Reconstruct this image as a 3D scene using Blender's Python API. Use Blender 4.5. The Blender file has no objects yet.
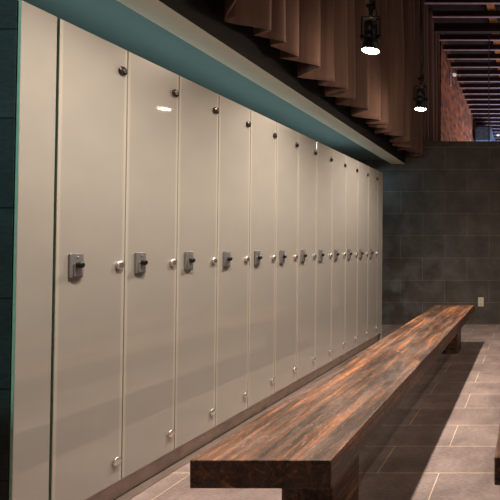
import bpy, bmesh, math, random
from mathutils import Vector, Matrix, noise
random.seed(7)
S = bpy.context.scene
C = S.collection
R = math.radians

# ---------------------------------------------------------------- helpers
def B():
    return bmesh.new()

def box(bm, x0, x1, y0, y1, z0, z1, mi=0, bev=0.0, seg=2):
    r = bmesh.ops.create_cube(bm, size=1.0)
    vs = r['verts']
    for v in vs:
        v.co = Vector((x0 + (v.co.x + .5) * (x1 - x0), y0 + (v.co.y + .5) * (y1 - y0), z0 + (v.co.z + .5) * (z1 - z0)))
    fs = set(f for v in vs for f in v.link_faces)
    for f in fs:
        f.material_index = mi
    if bev > 0:
        es = list(set(e for v in vs for e in v.link_edges))
        bmesh.ops.bevel(bm, geom=es, offset=bev, segments=seg, affect='EDGES', profile=.5, material=-1)
    return bm

def lathe(bm, prof, n=24, M=None, mi=0, cap=True):
    """prof: list of (radius, height) along local +Z; M places it."""
    M = M or Matrix.Identity(4)
    rings = []
    for (r, h) in prof:
        rings.append([bm.verts.new(M @ Vector((r * math.cos(2 * math.pi * k / n), r * math.sin(2 * math.pi * k / n), h))) for k in range(n)])
    for a, b in zip(rings, rings[1:]):
        for k in range(n):
            f = bm.faces.new((a[k], a[(k + 1) % n], b[(k + 1) % n], b[k])); f.material_index = mi; f.smooth = True
    if cap:
        f = bm.faces.new(list(reversed(rings[0]))); f.material_index = mi
        f = bm.faces.new(rings[-1]); f.material_index = mi
    return bm

def tube(bm, pts, r, n=10, mi=0):
    pts = [Vector(p) for p in pts]
    rings = []
    for i, p in enumerate(pts):
        d = (pts[min(i + 1, len(pts) - 1)] - pts[max(i - 1, 0)]).normalized()
        u = d.cross(Vector((0.13, 0.97, 0.21))).normalized(); w = d.cross(u).normalized()
        rings.append([bm.verts.new(p + r * (math.cos(2 * math.pi * k / n) * u + math.sin(2 * math.pi * k / n) * w)) for k in range(n)])
    for a, b in zip(rings, rings[1:]):
        for k in range(n):
            f = bm.faces.new((a[k], a[(k + 1) % n], b[(k + 1) % n], b[k])); f.smooth = True; f.material_index = mi
    bm.faces.new(list(reversed(rings[0]))); bm.faces.new(rings[-1])
    return bm

def obj(name, bm, mats, parent=None, loc=(0, 0, 0)):
    bmesh.ops.recalc_face_normals(bm, faces=bm.faces)
    me = bpy.data.meshes.new(name)
    bm.to_mesh(me); bm.free()
    for m in (mats if isinstance(mats, (list, tuple)) else [mats]):
        me.materials.append(m)
    o = bpy.data.objects.new(name, me)
    C.objects.link(o)
    o.location = loc
    if parent is not None:
        o.parent = parent
    return o

def tag(o, label, cat, group=None):
    o['label'] = label; o['category'] = cat
    if group: o['group'] = group
    return o

def thing(name, label, cat, loc=(0, 0, 0), rz=0, group=None):
    o = bpy.data.objects.new(name, None); C.objects.link(o)
    o.empty_display_size = .1
    o.location = loc; o.rotation_euler = (0, 0, rz)
    return tag(o, label, cat, group)

def struct(name, bm, mats):
    o = obj(name, bm, mats); o['kind'] = 'structure'
    return o

def copy_tree(o, parent=None):
    c = o.copy(); C.objects.link(c)
    if parent is not None: c.parent = parent
    for ch in list(o.children):
        copy_tree(ch, c)
    return c

# ---------------------------------------------------------------- materials
def mat(name):
    m = bpy.data.materials.new(name); m.use_nodes = True
    nt = m.node_tree
    return m, nt, nt.nodes['Principled BSDF']

def N(nt, t, **kw):
    n = nt.nodes.new(t)
    for k, v in kw.items():
        if hasattr(n, k): setattr(n, k, v)
        else: n.inputs[k].default_value = v
    return n

def ramp(nt, stops):
    n = nt.nodes.new('ShaderNodeValToRGB')
    e = n.color_ramp.elements
    while len(e) < len(stops): e.new(.5)
    for i, (p, c) in enumerate(stops):
        e[i].position = p
        e[i].color = (*c, 1) if len(c) == 3 else c
    return n

def mix(nt, fac, a, b, blend='MIX'):
    n = nt.nodes.new('ShaderNodeMix'); n.data_type = 'RGBA'; n.blend_type = blend
    L = nt.links
    for i, v in ((0, fac), (6, a), (7, b)):
        if isinstance(v, (int, float)): n.inputs[i].default_value = v
        elif isinstance(v, tuple): n.inputs[i].default_value = (*v, 1)
        else: L.new(v, n.inputs[i])
    return n.outputs[2]

def plain(name, col, rough=.5, metal=0., noise_amt=.12, nscale=20., spec=.5, bump=0.0, emit=None, es=0):
    m, nt, p = mat(name)
    tc = N(nt, 'ShaderNodeTexCoord')
    nz = N(nt, 'ShaderNodeTexNoise'); nz.inputs['Scale'].default_value = nscale; nz.inputs['Detail'].default_value = 4
    nt.links.new(tc.outputs['Object'], nz.inputs['Vector'])
    a = tuple(c * (1 - noise_amt) for c in col); b = tuple(min(1, c * (1 + noise_amt)) for c in col)
    rp = ramp(nt, [(.3, a), (.7, b)])
    nt.links.new(nz.outputs['Fac'], rp.inputs['Fac'])
    nt.links.new(rp.outputs['Color'], p.inputs['Base Color'])
    p.inputs['Roughness'].default_value = rough; p.inputs['Metallic'].default_value = metal
    p.inputs['Specular IOR Level'].default_value = spec
    if bump:
        b_ = N(nt, 'ShaderNodeBump'); b_.inputs['Strength'].default_value = bump; b_.inputs['Distance'].default_value = .01
        nt.links.new(nz.outputs['Fac'], b_.inputs['Height']); nt.links.new(b_.outputs['Normal'], p.inputs['Normal'])
    if emit:
        p.inputs['Emission Color'].default_value = (*emit, 1); p.inputs['Emission Strength'].default_value = es
    return m

def tiles(name, axes, off, w, h, c1, c2, grout, mortar, rough=.55, streak=None, smudge=0., bump=.4, spec=.35):
    """axes: which object axes run along and across the tile rows"""
    m, nt, p = mat(name); L = nt.links
    tc = N(nt, 'ShaderNodeTexCoord'); sp = N(nt, 'ShaderNodeSeparateXYZ'); L.new(tc.outputs['Object'], sp.inputs[0])
    cb = N(nt, 'ShaderNodeCombineXYZ')
    for i in (0, 1):
        ad = N(nt, 'ShaderNodeMath', operation='ADD'); L.new(sp.outputs[axes[i]], ad.inputs[0]); ad.inputs[1].default_value = off[i]
        L.new(ad.outputs[0], cb.inputs[i])
    br = N(nt, 'ShaderNodeTexBrick'); L.new(cb.outputs[0], br.inputs['Vector'])
    br.inputs['Scale'].default_value = 1; br.inputs['Mortar Size'].default_value = mortar
    br.inputs['Mortar Smooth'].default_value = .2; br.inputs['Brick Width'].default_value = w; br.inputs['Row Height'].default_value = h
    br.inputs['Color1'].default_value = (*c1, 1); br.inputs['Color2'].default_value = (*c2, 1); br.inputs['Mortar'].default_value = (*grout, 1)
    nz = N(nt, 'ShaderNodeTexNoise'); nz.inputs['Scale'].default_value = 3.5; nz.inputs['Detail'].default_value = 8; nz.inputs['Roughness'].default_value = .65
    L.new(tc.outputs['Object'], nz.inputs['Vector'])
    rp = ramp(nt, [(.3, (.60, .60, .60)), (.7, (1.38, 1.38, 1.38))]); L.new(nz.outputs['Fac'], rp.inputs['Fac'])
    col = mix(nt, 1.0, br.outputs['Color'], rp.outputs['Color'], 'MULTIPLY')
    if streak:   # fine ribbing of the tile face
        mp = N(nt, 'ShaderNodeMapping'); mp.inputs['Scale'].default_value = streak; L.new(tc.outputs['Object'], mp.inputs[0])
        n2 = N(nt, 'ShaderNodeTexNoise'); n2.inputs['Scale'].default_value = 1; n2.inputs['Detail'].default_value = 3
        L.new(mp.outputs[0], n2.inputs['Vector'])
        r2 = ramp(nt, [(.35, (.82, .82, .82)), (.65, (1.18, 1.18, 1.18))]); L.new(n2.outputs['Fac'], r2.inputs['Fac'])
        col = mix(nt, 1.0, col, r2.outputs['Color'], 'MULTIPLY')
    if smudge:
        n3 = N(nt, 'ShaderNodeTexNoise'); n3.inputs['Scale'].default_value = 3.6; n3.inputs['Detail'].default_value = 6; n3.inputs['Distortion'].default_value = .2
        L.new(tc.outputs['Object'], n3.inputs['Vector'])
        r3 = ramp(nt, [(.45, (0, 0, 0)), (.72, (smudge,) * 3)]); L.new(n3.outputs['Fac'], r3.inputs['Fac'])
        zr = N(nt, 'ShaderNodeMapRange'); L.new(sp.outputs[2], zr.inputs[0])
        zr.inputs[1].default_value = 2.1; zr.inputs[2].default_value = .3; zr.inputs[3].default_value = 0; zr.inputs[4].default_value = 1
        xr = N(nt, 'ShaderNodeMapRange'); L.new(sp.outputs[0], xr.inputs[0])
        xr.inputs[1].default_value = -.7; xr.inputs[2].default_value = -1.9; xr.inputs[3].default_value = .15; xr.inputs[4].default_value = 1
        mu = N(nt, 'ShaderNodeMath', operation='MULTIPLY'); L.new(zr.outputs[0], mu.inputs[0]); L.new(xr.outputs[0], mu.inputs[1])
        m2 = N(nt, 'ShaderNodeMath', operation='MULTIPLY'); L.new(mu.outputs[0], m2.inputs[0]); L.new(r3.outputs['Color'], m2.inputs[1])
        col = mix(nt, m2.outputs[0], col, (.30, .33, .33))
    L.new(col, p.inputs['Base Color'])
    bp = N(nt, 'ShaderNodeBump'); bp.inputs['Strength'].default_value = bump; bp.inputs['Distance'].default_value = .004
    ma = N(nt, 'ShaderNodeMath', operation='SUBTRACT'); L.new(nz.outputs['Fac'], ma.inputs[0]); L.new(br.outputs['Fac'], ma.inputs[1])
    L.new(ma.outputs[0], bp.inputs['Height']); L.new(bp.outputs['Normal'], p.inputs['Normal'])
    p.inputs['Roughness'].default_value = rough; p.inputs['Specular IOR Level'].default_value = spec
    return m

M = {}
M['floor'] = tiles('floor_tile', (0, 1), (.444 - .305, -1.966), .61, .30, (.27, .205, .19), (.31, .238, .22), (.75, .60, .42), .0026, .5, (45, 150, 1), spec=.3)
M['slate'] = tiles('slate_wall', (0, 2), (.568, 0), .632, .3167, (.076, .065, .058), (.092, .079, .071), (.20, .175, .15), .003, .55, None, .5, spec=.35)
M['slate2'] = tiles('slate_pier', (0, 2), (.2, .013), .632, .3167, (.030, .044, .045), (.040, .058, .058), (.004, .006, .006), .003, .6, (30, 30, 90), 0, 1.)
M['brick'] = tiles('brick_wall_face', (1, 2), (0, 0), .24, .085, (.42, .13, .045), (.07, .026, .018), (.24, .14, .09), .009, .8, (5, 5, 14), 0, 1.)

def glass_front(edge=True):
    m, nt, p = mat('back_painted_glass'); L = nt.links
    tc = N(nt, 'ShaderNodeTexCoord')
    nz = N(nt, 'ShaderNodeTexNoise'); nz.inputs['Scale'].default_value = 2.5; nz.inputs['Detail'].default_value = 3
    L.new(tc.outputs['Object'], nz.inputs['Vector'])
    rp = ramp(nt, [(.35, (.345, .325, .293)), (.65, (.385, .362, .325))]); L.new(nz.outputs['Fac'], rp.inputs['Fac'])
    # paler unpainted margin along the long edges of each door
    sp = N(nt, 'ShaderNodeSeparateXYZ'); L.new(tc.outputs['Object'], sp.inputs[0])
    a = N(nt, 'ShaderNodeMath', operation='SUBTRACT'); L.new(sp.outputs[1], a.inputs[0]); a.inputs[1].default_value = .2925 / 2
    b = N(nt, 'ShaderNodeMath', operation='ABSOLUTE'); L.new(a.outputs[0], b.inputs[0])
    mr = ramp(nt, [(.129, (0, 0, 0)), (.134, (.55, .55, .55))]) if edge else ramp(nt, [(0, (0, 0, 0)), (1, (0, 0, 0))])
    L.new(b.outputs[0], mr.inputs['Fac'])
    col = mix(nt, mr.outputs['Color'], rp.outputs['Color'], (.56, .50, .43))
    L.new(col, p.inputs['Base Color'])
    p.inputs['Roughness'].default_value = .30
    p.inputs['Coat Weight'].default_value = 1; p.inputs['Coat Roughness'].default_value = .035; p.inputs['Coat IOR'].default_value = 1.75
    return m
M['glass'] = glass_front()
M['glass_plain'] = glass_front(False)
M['edge'] = plain('green_glass_edge', (.20, .28, .22), .25, 0, .1, 30)
M['edge_bright'] = plain('bright_green_glass_edge', (.50, .88, .66), .3, 0, .1, 30)  # same edge glass, its glow put into a brighter base colour
M['carcass'] = plain('dark_cabinet', (.035, .028, .026), .6)
M['chrome'] = plain('brushed_chrome', (.78, .75, .70), .38, 1, .05)
M['chrome_dark_refl'] = plain('dark_reflection_chrome', (.10, .085, .08), .3, 1, .05)  # same chrome as the other knobs, dark reflection put into the colour
M['steel'] = plain('grey_lock_metal', (.26, .25, .25), .4, .5, .1)
M['black'] = plain('black_metal', (.012, .012, .012), .35, .3, .2)
M['black_matte'] = plain('black_paint', (.005, .004, .004), .9, 0, .2, 8)
M['cream'] = plain('cream_soffit_paint', (.92, .78, .58), .7, 0, .04, 5)
M['greyc'] = plain('grey_soffit_paint', (.66, .62, .48), .7, 0, .04, 5)
M['teal'] = plain('teal_lit_soffit', (.17, .245, .225), .7, 0, .05, 5)  # teal of the cool light put into the soffit colour
M['kick'] = plain('brown_plinth', (.50, .40, .35), .45, 0, .2, 14)
M['trim'] = plain('brown_threshold', (.19, .148, .128), .4, 0, .2, 10)
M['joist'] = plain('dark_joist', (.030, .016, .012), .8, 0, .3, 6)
M['lit_underside'] = plain('joist_underside_lit', (.42, .30, .33), .5, .1, .2, 9)  # light on the joist undersides put into a paler colour
M['deck'] = plain('dark_roof_deck', (.028, .015, .010), .9, 0, .5, 3)
M['amber'] = plain('amber_timber', (.75, .34, .12), .7, 0, .4, 9)
M['conduit'] = plain('bluish_conduit', (.30, .30, .38), .4, .4)
M['duct'] = plain('blue_grey_duct', (.10, .17, .25), .5, .2, .4, 12)
M['dark_blue'] = plain('far_dark_wall', (.03, .035, .05), .8)
M['plate'] = plain('ivory_plastic', (.72, .66, .52), .35, 0, .03)
M['slot'] = plain('dark_slot', (.03, .025, .02), .6)
M['lens'] = plain('glowing_lens', (1, .9, .75), .3, 0, 0, 5, .5, 0, (1, .80, .55), 60)
M['lens2'] = plain('pale_lens', (.9, .9, .9), .2, 0, 0, 5, .5, 0, (.9, .95, 1), .35)
M['pale'] = plain('pale_fixture', (.55, .50, .48), .4, .2, .1)
M['strip'] = plain('fill_strip_glow', (.6, .9, .9), .4, 0, 0, 5, .5, 0, (.6, .95, 1), 1.0)  # emissive surface of the added strip above the lockers

def wood():
    m, nt, p = mat('worn_bench_wood'); L = nt.links
    tc = N(nt, 'ShaderNodeTexCoord')
    def ns(scale, mscale, detail=6, dist=.0, rough=.6):
        mp = N(nt, 'ShaderNodeMapping'); mp.inputs['Scale'].default_value = mscale; L.new(tc.outputs['Object'], mp.inputs[0])
        n = N(nt, 'ShaderNodeTexNoise'); n.inputs['Scale'].default_value = scale; n.inputs['Detail'].default_value = detail
        n.inputs['Distortion'].default_value = dist; n.inputs['Roughness'].default_value = rough
        L.new(mp.outputs[0], n.inputs['Vector']); return n.outputs['Fac']
    grain = ns(1, (26, 1.5, 26), 8, .6)
    r1 = ramp(nt, [(.32, (.020, .010, .007)), (.45, (.075, .034, .020)), (.55, (.18, .073, .034)), (.67, (.44, .175, .065))]); L.new(grain, r1.inputs['Fac'])
    fine = ns(1, (150, 5, 150), 4)
    r2 = ramp(nt, [(.35, (.65, .65, .65)), (.65, (1.3, 1.3, 1.3))]); L.new(fine, r2.inputs['Fac'])
    col = mix(nt, 1., r1.outputs['Color'], r2.outputs['Color'], 'MULTIPLY')
    big = ns(1, (5, 1.3, 5), 5, .2)
    r3 = ramp(nt, [(.40, (.36, .35, .37)), (.60, (1.3, 1.25, 1.15))]); L.new(big, r3.inputs['Fac'])
    col = mix(nt, 1., col, r3.outputs['Color'], 'MULTIPLY')
    worn = ns(1, (10, 2.4, 10), 10, .25, .78)
    r4 = ramp(nt, [(.47, (0, 0, 0)), (.66, (.7, .7, .7))]); L.new(worn, r4.inputs['Fac'])
    col = mix(nt, r4.outputs['Color'], col, (.175, .122, .10))
    spk = ns(1, (110, 45, 110), 3, 0, .8)
    r6 = ramp(nt, [(.35, (.60, .60, .60)), (.65, (1.4, 1.4, 1.4))]); L.new(spk, r6.inputs['Fac'])
    col = mix(nt, 1., col, r6.outputs['Color'], 'MULTIPLY')
    scr = ns(1, (60, 9, 60), 2, 2.5, .8)
    r5 = ramp(nt, [(.62, (0, 0, 0)), (.66, (.6, .6, .6))]); L.new(scr, r5.inputs['Fac'])
    col = mix(nt, r5.outputs['Color'], col, (.42, .27, .17))
    L.new(col, p.inputs['Base Color'])
    rr = ramp(nt, [(.3, (.30, .30, .30)), (.7, (.55, .55, .55))]); L.new(worn, rr.inputs['Fac'])
    L.new(rr.outputs['Color'], p.inputs['Roughness'])
    bp = N(nt, 'ShaderNodeBump'); bp.inputs['Strength'].default_value = .2; bp.inputs['Distance'].default_value = .003
    L.new(grain, bp.inputs['Height']); L.new(bp.outputs['Normal'], p.inputs['Normal'])
    return m
M['wood'] = wood()

def fabric():
    m, nt, p = mat('brown_drape_fabric'); L = nt.links
    tc = N(nt, 'ShaderNodeTexCoord')
    mp = N(nt, 'ShaderNodeMapping'); mp.inputs['Scale'].default_value = (9, 9, .5); L.new(tc.outputs['Object'], mp.inputs[0])
    n = N(nt, 'ShaderNodeTexNoise'); n.inputs['Scale'].default_value = 1; n.inputs['Detail'].default_value = 6; L.new(mp.outputs[0], n.inputs['Vector'])
    r1 = ramp(nt, [(.3, (.085, .044, .033)), (.7, (.22, .125, .092))]); L.new(n.outputs['Fac'], r1.inputs['Fac'])
    L.new(r1.outputs['Color'], p.inputs['Base Color'])
    p.inputs['Roughness'].default_value = .75
    p.inputs['Sheen Weight'].default_value = .3; p.inputs['Sheen Tint'].default_value = (.6, .4, .3, 1)
    return m
M['fabric'] = fabric()

# ---------------------------------------------------------------- shell
YW = 6.49            # slate wall at the end of the aisle
HX = -1.769          # outer face of the header above the lockers
struct('floor', box(B(), -4, 4, -2.6, 17, -.1, 0), M['floor'])
struct('wall_back', box(B(), -3.6, 4, YW, YW + .12, 0, 2.62), M['slate'])
struct('wall_left', box(B(), -3.6, -1.812, 1.595, 1.607, 0, 2.29), M['slate2'])
struct('wall_right', box(B(), 2.6, 2.72, -2.6, 17, 0, 5.1), M['black_matte'])
struct('wall_near', box(B(), -3.6, 2.6, -2.72, -2.6, 0, 5.1), M['black_matte'])
struct('wall_brick', box(B(), -1.75, -1.60, 8.22, 16.6, 0, 5.1), M['brick'])
struct('wall_far', box(B(), -1.75, 2.6, 16.6, 16.72, 0, 5.1), M['dark_blue'])
struct('wall_recess', box(B(), -3.72, -3.6, -2.6, YW + .12, 0, 5.1), M['black_matte'])
struct('ceiling', box(B(), -3.72, 2.72, -2.72, 16.72, 5.1, 5.2), M['deck'])
# header and soffit over the lockers, one extruded profile
def soffit():
    bm = B()
    prof = [(HX, 5.0), (HX, 2.293), (-1.968, 2.293), (-2.08, 2.358), (-3.6, 2.358), (-3.6, 5.0)]
    mi = [1, 0, 2, 3, 1, 1]
    a = [bm.verts.new((x, -2.6, z)) for x, z in prof]; b = [bm.verts.new((x, YW, z)) for x, z in prof]
    n = len(prof)
    for i in range(n):
        f = bm.faces.new((a[i], a[(i + 1) % n], b[(i + 1) % n], b[i])); f.material_index = mi[i]
    f = bm.faces.new(a); f.material_index = 1
    f = bm.faces.new(b[::-1]); f.material_index = 1
    return bm
struct('trim_1', soffit(), [M['cream'], M['black_matte'], M['greyc'], M['teal']])
struct('trim_2', box(B(), -1.93, -1.762, 1.6, YW, 0, .004, 0, .001), M['trim'])
struct('baseboard_back', box(B(), -1.76, 2.6, YW - .006, YW, 0, .012), M['trim'])

# ---------------------------------------------------------------- lockers
LR = -.01445
def lx(Y): return -1.8202 + .01445 * Y
def lroot(Y): return (lx(Y), Y, 0)
ZB, ZT, W = .094, 1.992, .2925
RZ = -math.atan(.01445)

def slab(bm, y0, y1, z0, z1, th=.012, bev=.002):
    """glass sheet: front faces cream, its thin sides green"""
    box(bm, -th, 0, y0, y1, z0, z1, 0, bev, 2)
    for f in bm.faces:
        n = f.normal; c = f.calc_center_median()
        f.normal_update()
        if c.x < -.0025 and abs(f.normal.x) < .7: f.material_index = 1
    return bm

FX = Matrix.Rotation(math.pi / 2, 4, 'Y')          # local +Z of a lathe -> +X
def make_locker():
    t = thing('locker', '', 'locker', lroot(1.725), RZ, 'row of cream glass lockers')
    # open-fronted dark carcass behind the door
    bm = B()
    D = -.50
    box(bm, D, -.014, .002, .014, ZB, ZT - .012)
    box(bm, D, -.014, W - .014, W - .002, ZB, ZT - .012)
    box(bm, D, -.014, .014, W - .014, ZB, ZB + .015)
    box(bm, D, -.014, .014, W - .014, ZT - .027, ZT - .012)
    box(bm, D, D + .01, .014, W - .014, ZB + .015, ZT - .027)
    obj('carcass', bm, M['carcass'], t)
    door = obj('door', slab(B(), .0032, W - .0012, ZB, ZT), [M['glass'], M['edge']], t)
    for z in (.188, 1.037, 1.89):
        bm = B()
        lathe(bm, [(.012, 0), (.012, .003), (.0175, .004), (.0185, .006), (.0185, .009), (.0165, .012), (.006, .0125)], 28,
              Matrix.Translation((0, W - .030, z)) @ FX)
        obj('hinge_knob', bm, M['chrome'] if z < 1.5 else M['chrome_dark_refl'], door)
    yc, zc = .074, 1.043
    bm = B()
    box(bm, 0, .010, yc - .027, yc + .027, zc - .048, zc + .048, 0, .004, 3)
    box(bm, .009, .016, yc - .016, yc + .018, zc - .043, zc + .008, 0, .003, 2)      # raised housing
    lathe(bm, [(.004, .009), (.004, .012), (.002, .0125)], 12, Matrix.Translation((0, yc + .002, zc + .032)) @ FX)
    obj('lock_plate', bm, M['steel'], door)
    bm = B()
    lathe(bm, [(.010, .012), (.010, .020), (.0115, .022), (.0125, .024), (.0125, .030), (.011, .034), (.005, .035)], 20,
          Matrix.Translation((0, yc - .003, zc + .002)) @ FX)
    obj('turn_knob', bm, M['black'], door)
    return t
proto = make_locker()
ords = ['first', 'second', 'third', 'fourth', 'fifth', 'sixth', 'seventh', 'eighth', 'ninth', 'tenth', 'eleventh', 'twelfth']
extra = ['tall cream glass-fronted locker beside the near fixed end panel, first and largest of the row',
         'tall cream glass-fronted locker, second from the near end panel',
         'tall cream glass-fronted locker, third from the near end panel',
         'tall cream glass-fronted locker, fourth from the near end panel',
         'cream glass-fronted locker, fifth from the near end panel',
         'cream glass-fronted locker, sixth from the near end panel',
         'cream glass-fronted locker, sixth from the far end panel',
         'cream glass-fronted locker, fifth from the far end panel',
         'cream glass-fronted locker, fourth from the far end panel',
         'narrow-looking cream locker, third from the far end panel',
         'narrow-looking cream locker, second from the far end panel',
         'narrow-looking cream locker right beside the far end panel, last of the row']
for i in range(12):
    o = proto if i == 0 else copy_tree(proto)
    o.location = lroot(1.725 + i * W)
    o['label'] = extra[i]

def panel(y0, y1, label, side):
    w = y1 - y0
    t = thing('end_panel', label, 'panel', lroot(y0), RZ, 'fixed panels closing the locker row')
    z0 = 0.0 if side == 'near' else ZB
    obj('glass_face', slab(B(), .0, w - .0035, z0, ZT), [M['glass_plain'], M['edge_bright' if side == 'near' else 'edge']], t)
    if side == 'near':
        obj('filler', box(B(), -.50, -.016, .014, w - .004, 0, ZT - .012), M['carcass'], t)
    else:
        bm = B(); box(bm, -.50, -.014, .002, w - .003, ZB, ZT - .012); obj('filler', bm, M['carcass'], t)
        obj('side_board', box(B(), -.50, 0, w - .001, w + .011, 0, ZT, 0, .002), M['glass_plain'], t)
    return t
panel(1.597, 1.7215, 'narrow fixed cream glass panel at the near left end of the lockers', 'near')
panel(1.725 + 12 * W + .002, 5.395, 'slim cream end panel closing the far end of the lockers', 'far')
bm = B(); box(bm, -.055, -.035, 0, 3.655, .004, ZB - .012, 0, .001)
pl = obj('plinth', bm, M['kick']); pl.location = lroot(1.73); pl.rotation_euler = (0, 0, RZ)
tag(pl, 'brown recessed toe kick running under the row of cream lockers', 'plinth')
# added light strip on top of the lockers, unseen, brightening the soffit
bm = B(); box(bm, -.42, -.38, 0, 3.6, ZT - .01, ZT + .008, 0, .004)
ls = obj('soffit_fill_strip', bm, M['strip']); ls.location = lroot(1.75); ls.rotation_euler = (0, 0, RZ)
tag(ls, 'added cool light strip hidden on the lockers to brighten the teal soffit', 'light strip')

# ---------------------------------------------------------------- benches
def make_bench(x0, x1, y0, y1, label):
    L_ = y1 - y0; w = x1 - x0; xc = (x0 + x1) / 2
    t = thing('bench', label, 'bench', (xc, y0, 0), 0, 'long wooden benches')
    bm = B(); box(bm, -w / 2, w / 2, 0, L_, .361, .45, 0, .0035, 2)
    # cut into sections so the edge can be slightly uneven
    bmesh.ops.bisect_plane
    for k in range(1, 40):
        bmesh.ops.bisect_plane(bm, geom=bm.verts[:] + bm.edges[:] + bm.faces[:], plane_co=(0, L_ * k / 40, 0), plane_no=(0, 1, 0))
    for v in bm.verts:
        n_ = noise.noise(Vector((v.co.x * 3, v.co.y * 4, v.co.z * 9 + x0)))
        v.co.x += .0022 * n_; v.co.z += .0012 * n_
    obj('bench_top', bm, M['wood'], t)
    for (a, b) in ((.305, .575), (L_ - .43, L_ - .17)):
        bm = B(); box(bm, -.0975, .0975, a, b, .0, .361, 0, .004, 2)
        obj('leg', bm, M['wood'], t)
    return t
make_bench(-1.062, -.62, 1.435, 5.17, 'long worn reddish-brown wooden bench standing between the lockers and the open aisle')
make_bench(-.110, .32, 1.455, 5.17, 'dark wooden bench corner entering the frame at the lower right edge')

# ---------------------------------------------------------------- curtain
def curtain():
    rnd = random.Random(11)
    y = 1.0; k = 0; ctrl = []
    while y < 8.1:
        if k % 2 == 0: x = -1.47 - rnd.random() * .08
        else: x = -1.66 - rnd.random() * .08
        ctrl.append((x, y, rnd.uniform(-.028, .028)))
        y += rnd.uniform(.06, .17); k += 1
    pts = []
    n = len(ctrl); SUB = 7
    for i in range(1, n - 2):
        p0, p1, p2, p3 = ctrl[i - 1], ctrl[i], ctrl[i + 1], ctrl[i + 2]
        for s in range(SUB):
            u = s / SUB; r = []
            for c in range(3):
                tt = .45
                m1 = (p2[c] - p0[c]) * .5 * tt; m2 = (p3[c] - p1[c]) * .5 * tt
                r.append((2*u**3 - 3*u*u + 1) * p1[c] + (u**3 - 2*u*u + u) * m1 + (-2*u**3 + 3*u*u) * p2[c] + (u**3 - u*u) * m2)
            pts.append(r)
    NZ = 22; ZTOP = 4.86
    bm = B(); grid = []
    for (x, y, dz) in pts:
        col = []
        zb = 2.395 + dz
        if y > YW - .06: zb = max(zb, 2.64)
        for j in range(NZ + 1):
            f = (j / NZ) ** 1.2
            z = zb + (ZTOP - zb) * f
            # folds loosen and splay toward the hem, tighten at the heading
            amp = 1.0 - .30 * f
            xx = -1.615 + (x + 1.615) * amp + .012 * noise.noise(Vector((y * 6, z * 1.3, 0)))
            yy = y + .030 * (1 - f) * noise.noise(Vector((y * 5, 3.1, z * .9))) + .012 * noise.noise(Vector((y * 9, 7, z * 2)))
            col.append(bm.verts.new((xx, yy, z)))
        grid.append(col)
    for a, b in zip(grid, grid[1:]):
        for j in range(NZ):
            f = bm.faces.new((a[j], b[j], b[j + 1], a[j + 1])); f.smooth = True
    o = obj('curtain', bm, M['fabric'])
    md = o.modifiers.new('thick', 'SOLIDIFY'); md.thickness = .005
    return o
tag(curtain(), 'long heavy brown pleated curtain hanging high above the lockers', 'curtain')
# the rail the curtain hangs from
bm = B(); box(bm, -1.635, -1.595, 1.0, 8.1, 4.862, 4.90, 0, .004)
tag(obj('curtain_rail', bm, M['black']), 'dark rail at the top of the brown curtain', 'rail')

# ---------------------------------------------------------------- roof joists
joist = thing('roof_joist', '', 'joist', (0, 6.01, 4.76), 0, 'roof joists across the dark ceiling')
obj('joist_body', box(B(), -1.59, 2.6, -.015, .015, .010, .10), M['joist'], joist)
obj('lit_underside', box(B(), -1.59, 2.6, -.022, .022, 0, .010), M['lit_underside'], joist)  # thin underside strip, its pale colour stands for light from below
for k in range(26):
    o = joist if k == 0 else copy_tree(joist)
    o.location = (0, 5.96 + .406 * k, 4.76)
    o['label'] = 'slender roof joist with a lit lower edge crossing the dark ceiling'
for i, x in enumerate((-.66, .75)):
    bm = B(); box(bm, x, x + .12, 5.8, 16.5, 4.861, 4.95, 0, .004)
    tag(obj('timber_beam', bm, M['amber']), ['amber timber laid across the roof joists above the slate wall', 'amber timber across the joists over the second bench'][i], 'beam')
bm = B(); box(bm, -1.59, 2.6, 7.52, 7.60, 4.70, 4.76, 0, .004)
tag(obj('cross_beam', bm, M['joist']), 'deep brown cross beam just below the roof joists near the curtain end', 'beam')
bm = B(); tube(bm, [(-.69, 7.80, 0), (-.69, 7.80, 4.76)], .009)
tag(obj('conduit', bm, M['conduit']), 'thin upright bluish conduit rising behind the slate wall to the joists', 'pipe')
# duct in the far corner
t = thing('air_duct', 'blue-lit duct hung under the joists in the far brick corner', 'duct', (-1.3, 13.4, 4.1))
bm = B(); box(bm, -.22, .22, -.6, 2.6, 0, .40, 0, .02); obj('duct_body', bm, M['duct'], t)
for yy in (-.3, 1.0, 2.2):
    bm = B(); box(bm, -.235, .235, yy - .02, yy + .02, -.015, .415, 0, .004); box(bm, -.235, -.225, yy - .01, yy + .01, .4, .66); box(bm, .225, .235, yy - .01, yy + .01, .4, .66)
    obj('duct_strap', bm, M['conduit'], t)
t = thing('ceiling_lamp', 'tiny white lamp glowing under the far joists at right', 'lamp', (-.95, 13.8, 4.5))
bm = B(); lathe(bm, [(.03, .06), (.05, .03), (.06, 0)], 16); obj('shade', bm, M['pale'], t)
bm = B(); lathe(bm, [(.02, -.03), (.045, -.02), (.055, -.001)], 16); obj('bulb', bm, M['lens2'], t)
bm = B(); tube(bm, [(0, 0, .06), (0, 0, .26)], .006); obj('rod', bm, M['black'], t)
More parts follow.
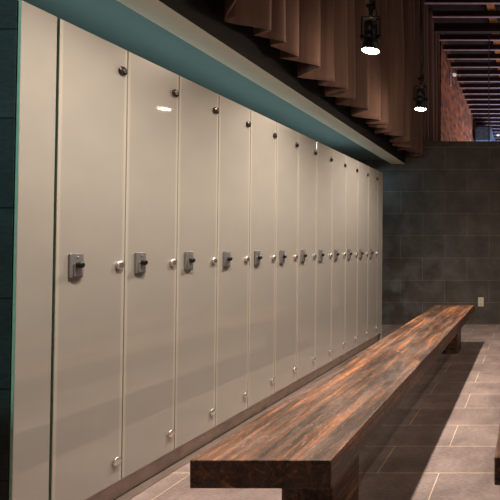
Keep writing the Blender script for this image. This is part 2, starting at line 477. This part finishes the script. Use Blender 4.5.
# small fixture on the brick wall
t = thing('wall_spotlight', 'small pale spotlight on a bracket high on the brick wall', 'spotlight', (-1.60, 9.15, 4.56))
bm = B(); box(bm, 0, .02, -.05, .05, -.20, .08, 0, .004); obj('bracket', bm, M['pale'], t)
Mx = Matrix.Translation((.10, -.03, .04)) @ Matrix.Rotation(R(140), 4, 'X')
bm = B(); lathe(bm, [(.02, -.08), (.035, -.06), (.042, .04), (.046, .05)], 18, Mx); obj('head', bm, M['pale'], t)
bm = B(); lathe(bm, [(.040, .051), (.03, .056)], 18, Mx); obj('lens', bm, M['lens2'], t)
bm = B(); tube(bm, [(.02, 0, .02), (.06, -.01, .03), (.09, -.03, .04)], .012); obj('arm', bm, M['black'], t)

# ---------------------------------------------------------------- hanging spotlights
def make_spot():
    t = thing('hanging_spotlight', '', 'spotlight', (0, 0, 0), 0, 'black spotlights hanging in front of the curtain')
    # origin at centre of the lens
    bm = B()
    lathe(bm, [(.010, .200), (.034, .198), (.043, .188), (.045, .175), (.045, .130), (.043, .128), (.043, .118), (.045, .116),
               (.045, .085), (.043, .083), (.043, .073), (.046, .071), (.050, .045), (.060, .012), (.062, 0), (.058, 0), (.054, .008)], 32, cap=False)
    obj('housing', bm, M['black'], t)
    bm = B(); lathe(bm, [(.054, .006), (.050, .001), (.035, -.003), (.012, -.005)], 32); obj('lens', bm, M['lens'], t)
    bm = B()
    for s in (-1, 1):
        box(bm, s * .060 - .0025, s * .060 + .0025, -.011, .011, .075, .232, 0, .001)
        lathe(bm, [(.012, .044), (.012, .066), (.009, .072)], 14, Matrix.Translation((0, 0, .10)) @ Matrix.Rotation(s * math.pi / 2, 4, 'Y'))
    box(bm, -.0625, .0625, -.011, .011, .228, .233, 0, .001)
    obj('yoke', bm, M['black'], t)
    bm = B()
    lathe(bm, [(.012, .233), (.014, .245), (.010, .262), (.016, .270), (.016, .300), (.008, .31)], 14)
    box(bm, -.028, .028, -.010, .010, .296, .318, 0, .003); box(bm, .018, .034, -.008, .008, .28, .345, 0, .003)
    obj('clamp', bm, M['black'], t)
    bm = B(); tube(bm, [(0, 0, .31), (0, 0, 2.11)], .010); obj('stem', bm, M['black'], t)
    bm = B()
    pts = [(.02, .0, .195), (.045, .01, .225), (.035, .015, .27), (.012, .012, .33), (-.016, .01, .37), (.016, .012, .42), (.022, .012, .50), (.016, .012, .9), (.016, .012, 2.105)]
    tube(bm, pts, .004, 8); obj('cable', bm, M['black'], t)
    return t
sp = make_spot()
spots = [(-1.07, 3.05, 2.435, 'black hanging spotlight nearer the camera, lit, before the brown curtain'),
         (-1.066, 4.45, 2.462, 'smaller-looking lit black spotlight hanging farther along the curtain'),
         (-1.07, 1.67, 2.44, 'lit black spotlight above the near end of the bench, out of frame'),
         (.50, 4.90, 2.62, 'lit spotlight above the far end of the second bench, out of frame'),
         (.50, 3.40, 2.62, 'lit spotlight above the middle of the second bench, out of frame'),
         (.50, 1.90, 2.62, 'lit spotlight above the near end of the second bench, out of frame')]
for i, (x, y, z, lb) in enumerate(spots):
    o = sp if i == 0 else copy_tree(sp)
    o.location = (x, y, z); o['label'] = lb
    if i > 2: o['group'] = 'spotlights over the second bench'
    ld = bpy.data.lights.new('beam', 'SPOT')
    ld.energy = (180 if i < 3 else 15); ld.color = (1, .86, .73)
    ld.spot_size = R(140); ld.spot_blend = .85; ld.shadow_soft_size = .035
    lo = bpy.data.objects.new('beam', ld); C.objects.link(lo); lo.location = (x, y, z - .012)
    gd = bpy.data.lights.new('glow', 'POINT'); gd.energy = (7, 7, 4, 0, 0, 0)[i]; gd.color = (1, .78, .60); gd.shadow_soft_size = .03
    go = bpy.data.objects.new('glow', gd); C.objects.link(go); go.location = (x, y, z - .05)
# rails the stems hang from
for x, z, lb in ((-1.07, 4.573, 'dark track bar carrying the spotlights before the curtain'), (.50, 4.731, 'dark track bar carrying the spotlights over the second bench')):
    bm = B(); box(bm, x - .02, x + .02, .4, 6.3, z, z + .028, 0, .003)
    if z < 4.7:
        for yy in (.6, 2.4, 3.8, 6.0): tube(bm, [(x, yy, z + .02), (x, yy, 4.76)], .005)
    tag(obj('lighting_track', bm, M['black']), lb, 'track')

# ---------------------------------------------------------------- wall outlet
t = thing('wall_outlet', 'ivory duplex outlet low on the dark slate wall right of the bench', 'outlet', (-.685, YW, .325))
bm = B(); box(bm, -.040, .040, -.007, 0, -.064, .064, 0, .003, 2); obj('cover_plate', bm, M['plate'], t)
for s in (-1, 1):
    bm = B(); box(bm, -.018, .018, -.010, -.006, s * .027 - .017, s * .027 + .017, 0, .004, 2)
    q = obj('socket', bm, M['plate'], t)
    bm = B()
    for dx in (-.007, .007): box(bm, dx - .0015, dx + .0015, -.0112, -.0095, s * .027 - .004, s * .027 + .009)
    box(bm, -.003, .003, -.0112, -.0095, s * .027 - .013, s * .027 - .008)
    obj('slots', bm, M['slot'], q)

# ---------------------------------------------------------------- lights
def area(loc, rot, sx, sy, e, col, name='area_light'):
    l = bpy.data.lights.new(name, 'AREA'); l.shape = 'RECTANGLE'; l.size = sx; l.size_y = sy; l.energy = e; l.color = col
    o = bpy.data.objects.new(name, l); C.objects.link(o); o.location = loc; o.rotation_euler = rot
    return o
area((1.1, 3.6, 4.6), (0, R(55), 0), .8, 4.5, 7, (1, .78, .62))                 # added warm fill from the aisle side, for the curtain
area((-2.25, 3.7, 2.02), (R(180), 0, 0), .3, 3.8, 3.0, (.80, .97, 1))             # added cool fill up to the soffit
area((-2.3, 5.95, 2.2), (0, R(-25), 0), .3, .4, 2.0, (.45, .85, 1))  # added cool fill for the slate wall past the lockers
area((.6, 14.0, 2.6), (R(180), 0, 0), 3, 4, 220, (.25, .50, 1))                   # blue light of the space beyond
area((0.9, 8.8, 2.4), (R(180), 0, 0), 2.5, 2.5, 26, (1, .72, .75))               # warm light beyond the wall
area((1.0, 13.0, 2.1), (0, R(100), 0), .7, 4.2, 165, (1, .68, .45))               # added warm wash to brighten the brick
l = bpy.data.lights.new('pier_light', 'SPOT'); l.energy = 62; l.color = (.62, 1, .95); l.spot_size = R(50); l.spot_blend = .15; l.shadow_soft_size = .05  # added spot, its cone edge stands in for the shadow low down
o = bpy.data.objects.new('pier_light', l); C.objects.link(o); o.location = (-2.5, -.6, 2.2)
o.rotation_euler = (Vector((-2.1, 1.5, 1.72)) - o.location).to_track_quat('-Z', 'Y').to_euler()
lo = area((2.35, 2.4, .9), (0, 0, 0), .5, 2.6, 17, (1, .84, .66), 'low_side_light')  # added unseen fill that brightens the soffit lip
lo.rotation_euler = (Vector((-1.8, 4.2, 2.6)) - lo.location).to_track_quat('-Z', 'Y').to_euler()
w = bpy.data.worlds.new('World'); S.world = w; w.use_nodes = True
w.node_tree.nodes['Background'].inputs[0].default_value = (1, .8, .65, 1); w.node_tree.nodes['Background'].inputs[1].default_value = .015

# ---------------------------------------------------------------- camera
cd = bpy.data.cameras.new('camera'); cd.sensor_width = 36; cd.lens = 455 / 500 * 36
co = bpy.data.objects.new('camera', cd); C.objects.link(co)
TH = R(1.0)
co.location = (0, 0, 1.12); co.rotation_euler = (R(90) + TH, 0, 0)
cd.shift_x = -(529 - 250) / 500
cd.shift_y = (246 - 455 * math.tan(TH) - 250) / 500
cd.clip_start = .02; cd.clip_end = 100
S.camera = co
S.view_settings.view_transform = 'Standard'; S.view_settings.look = 'None'; S.view_settings.exposure = 0
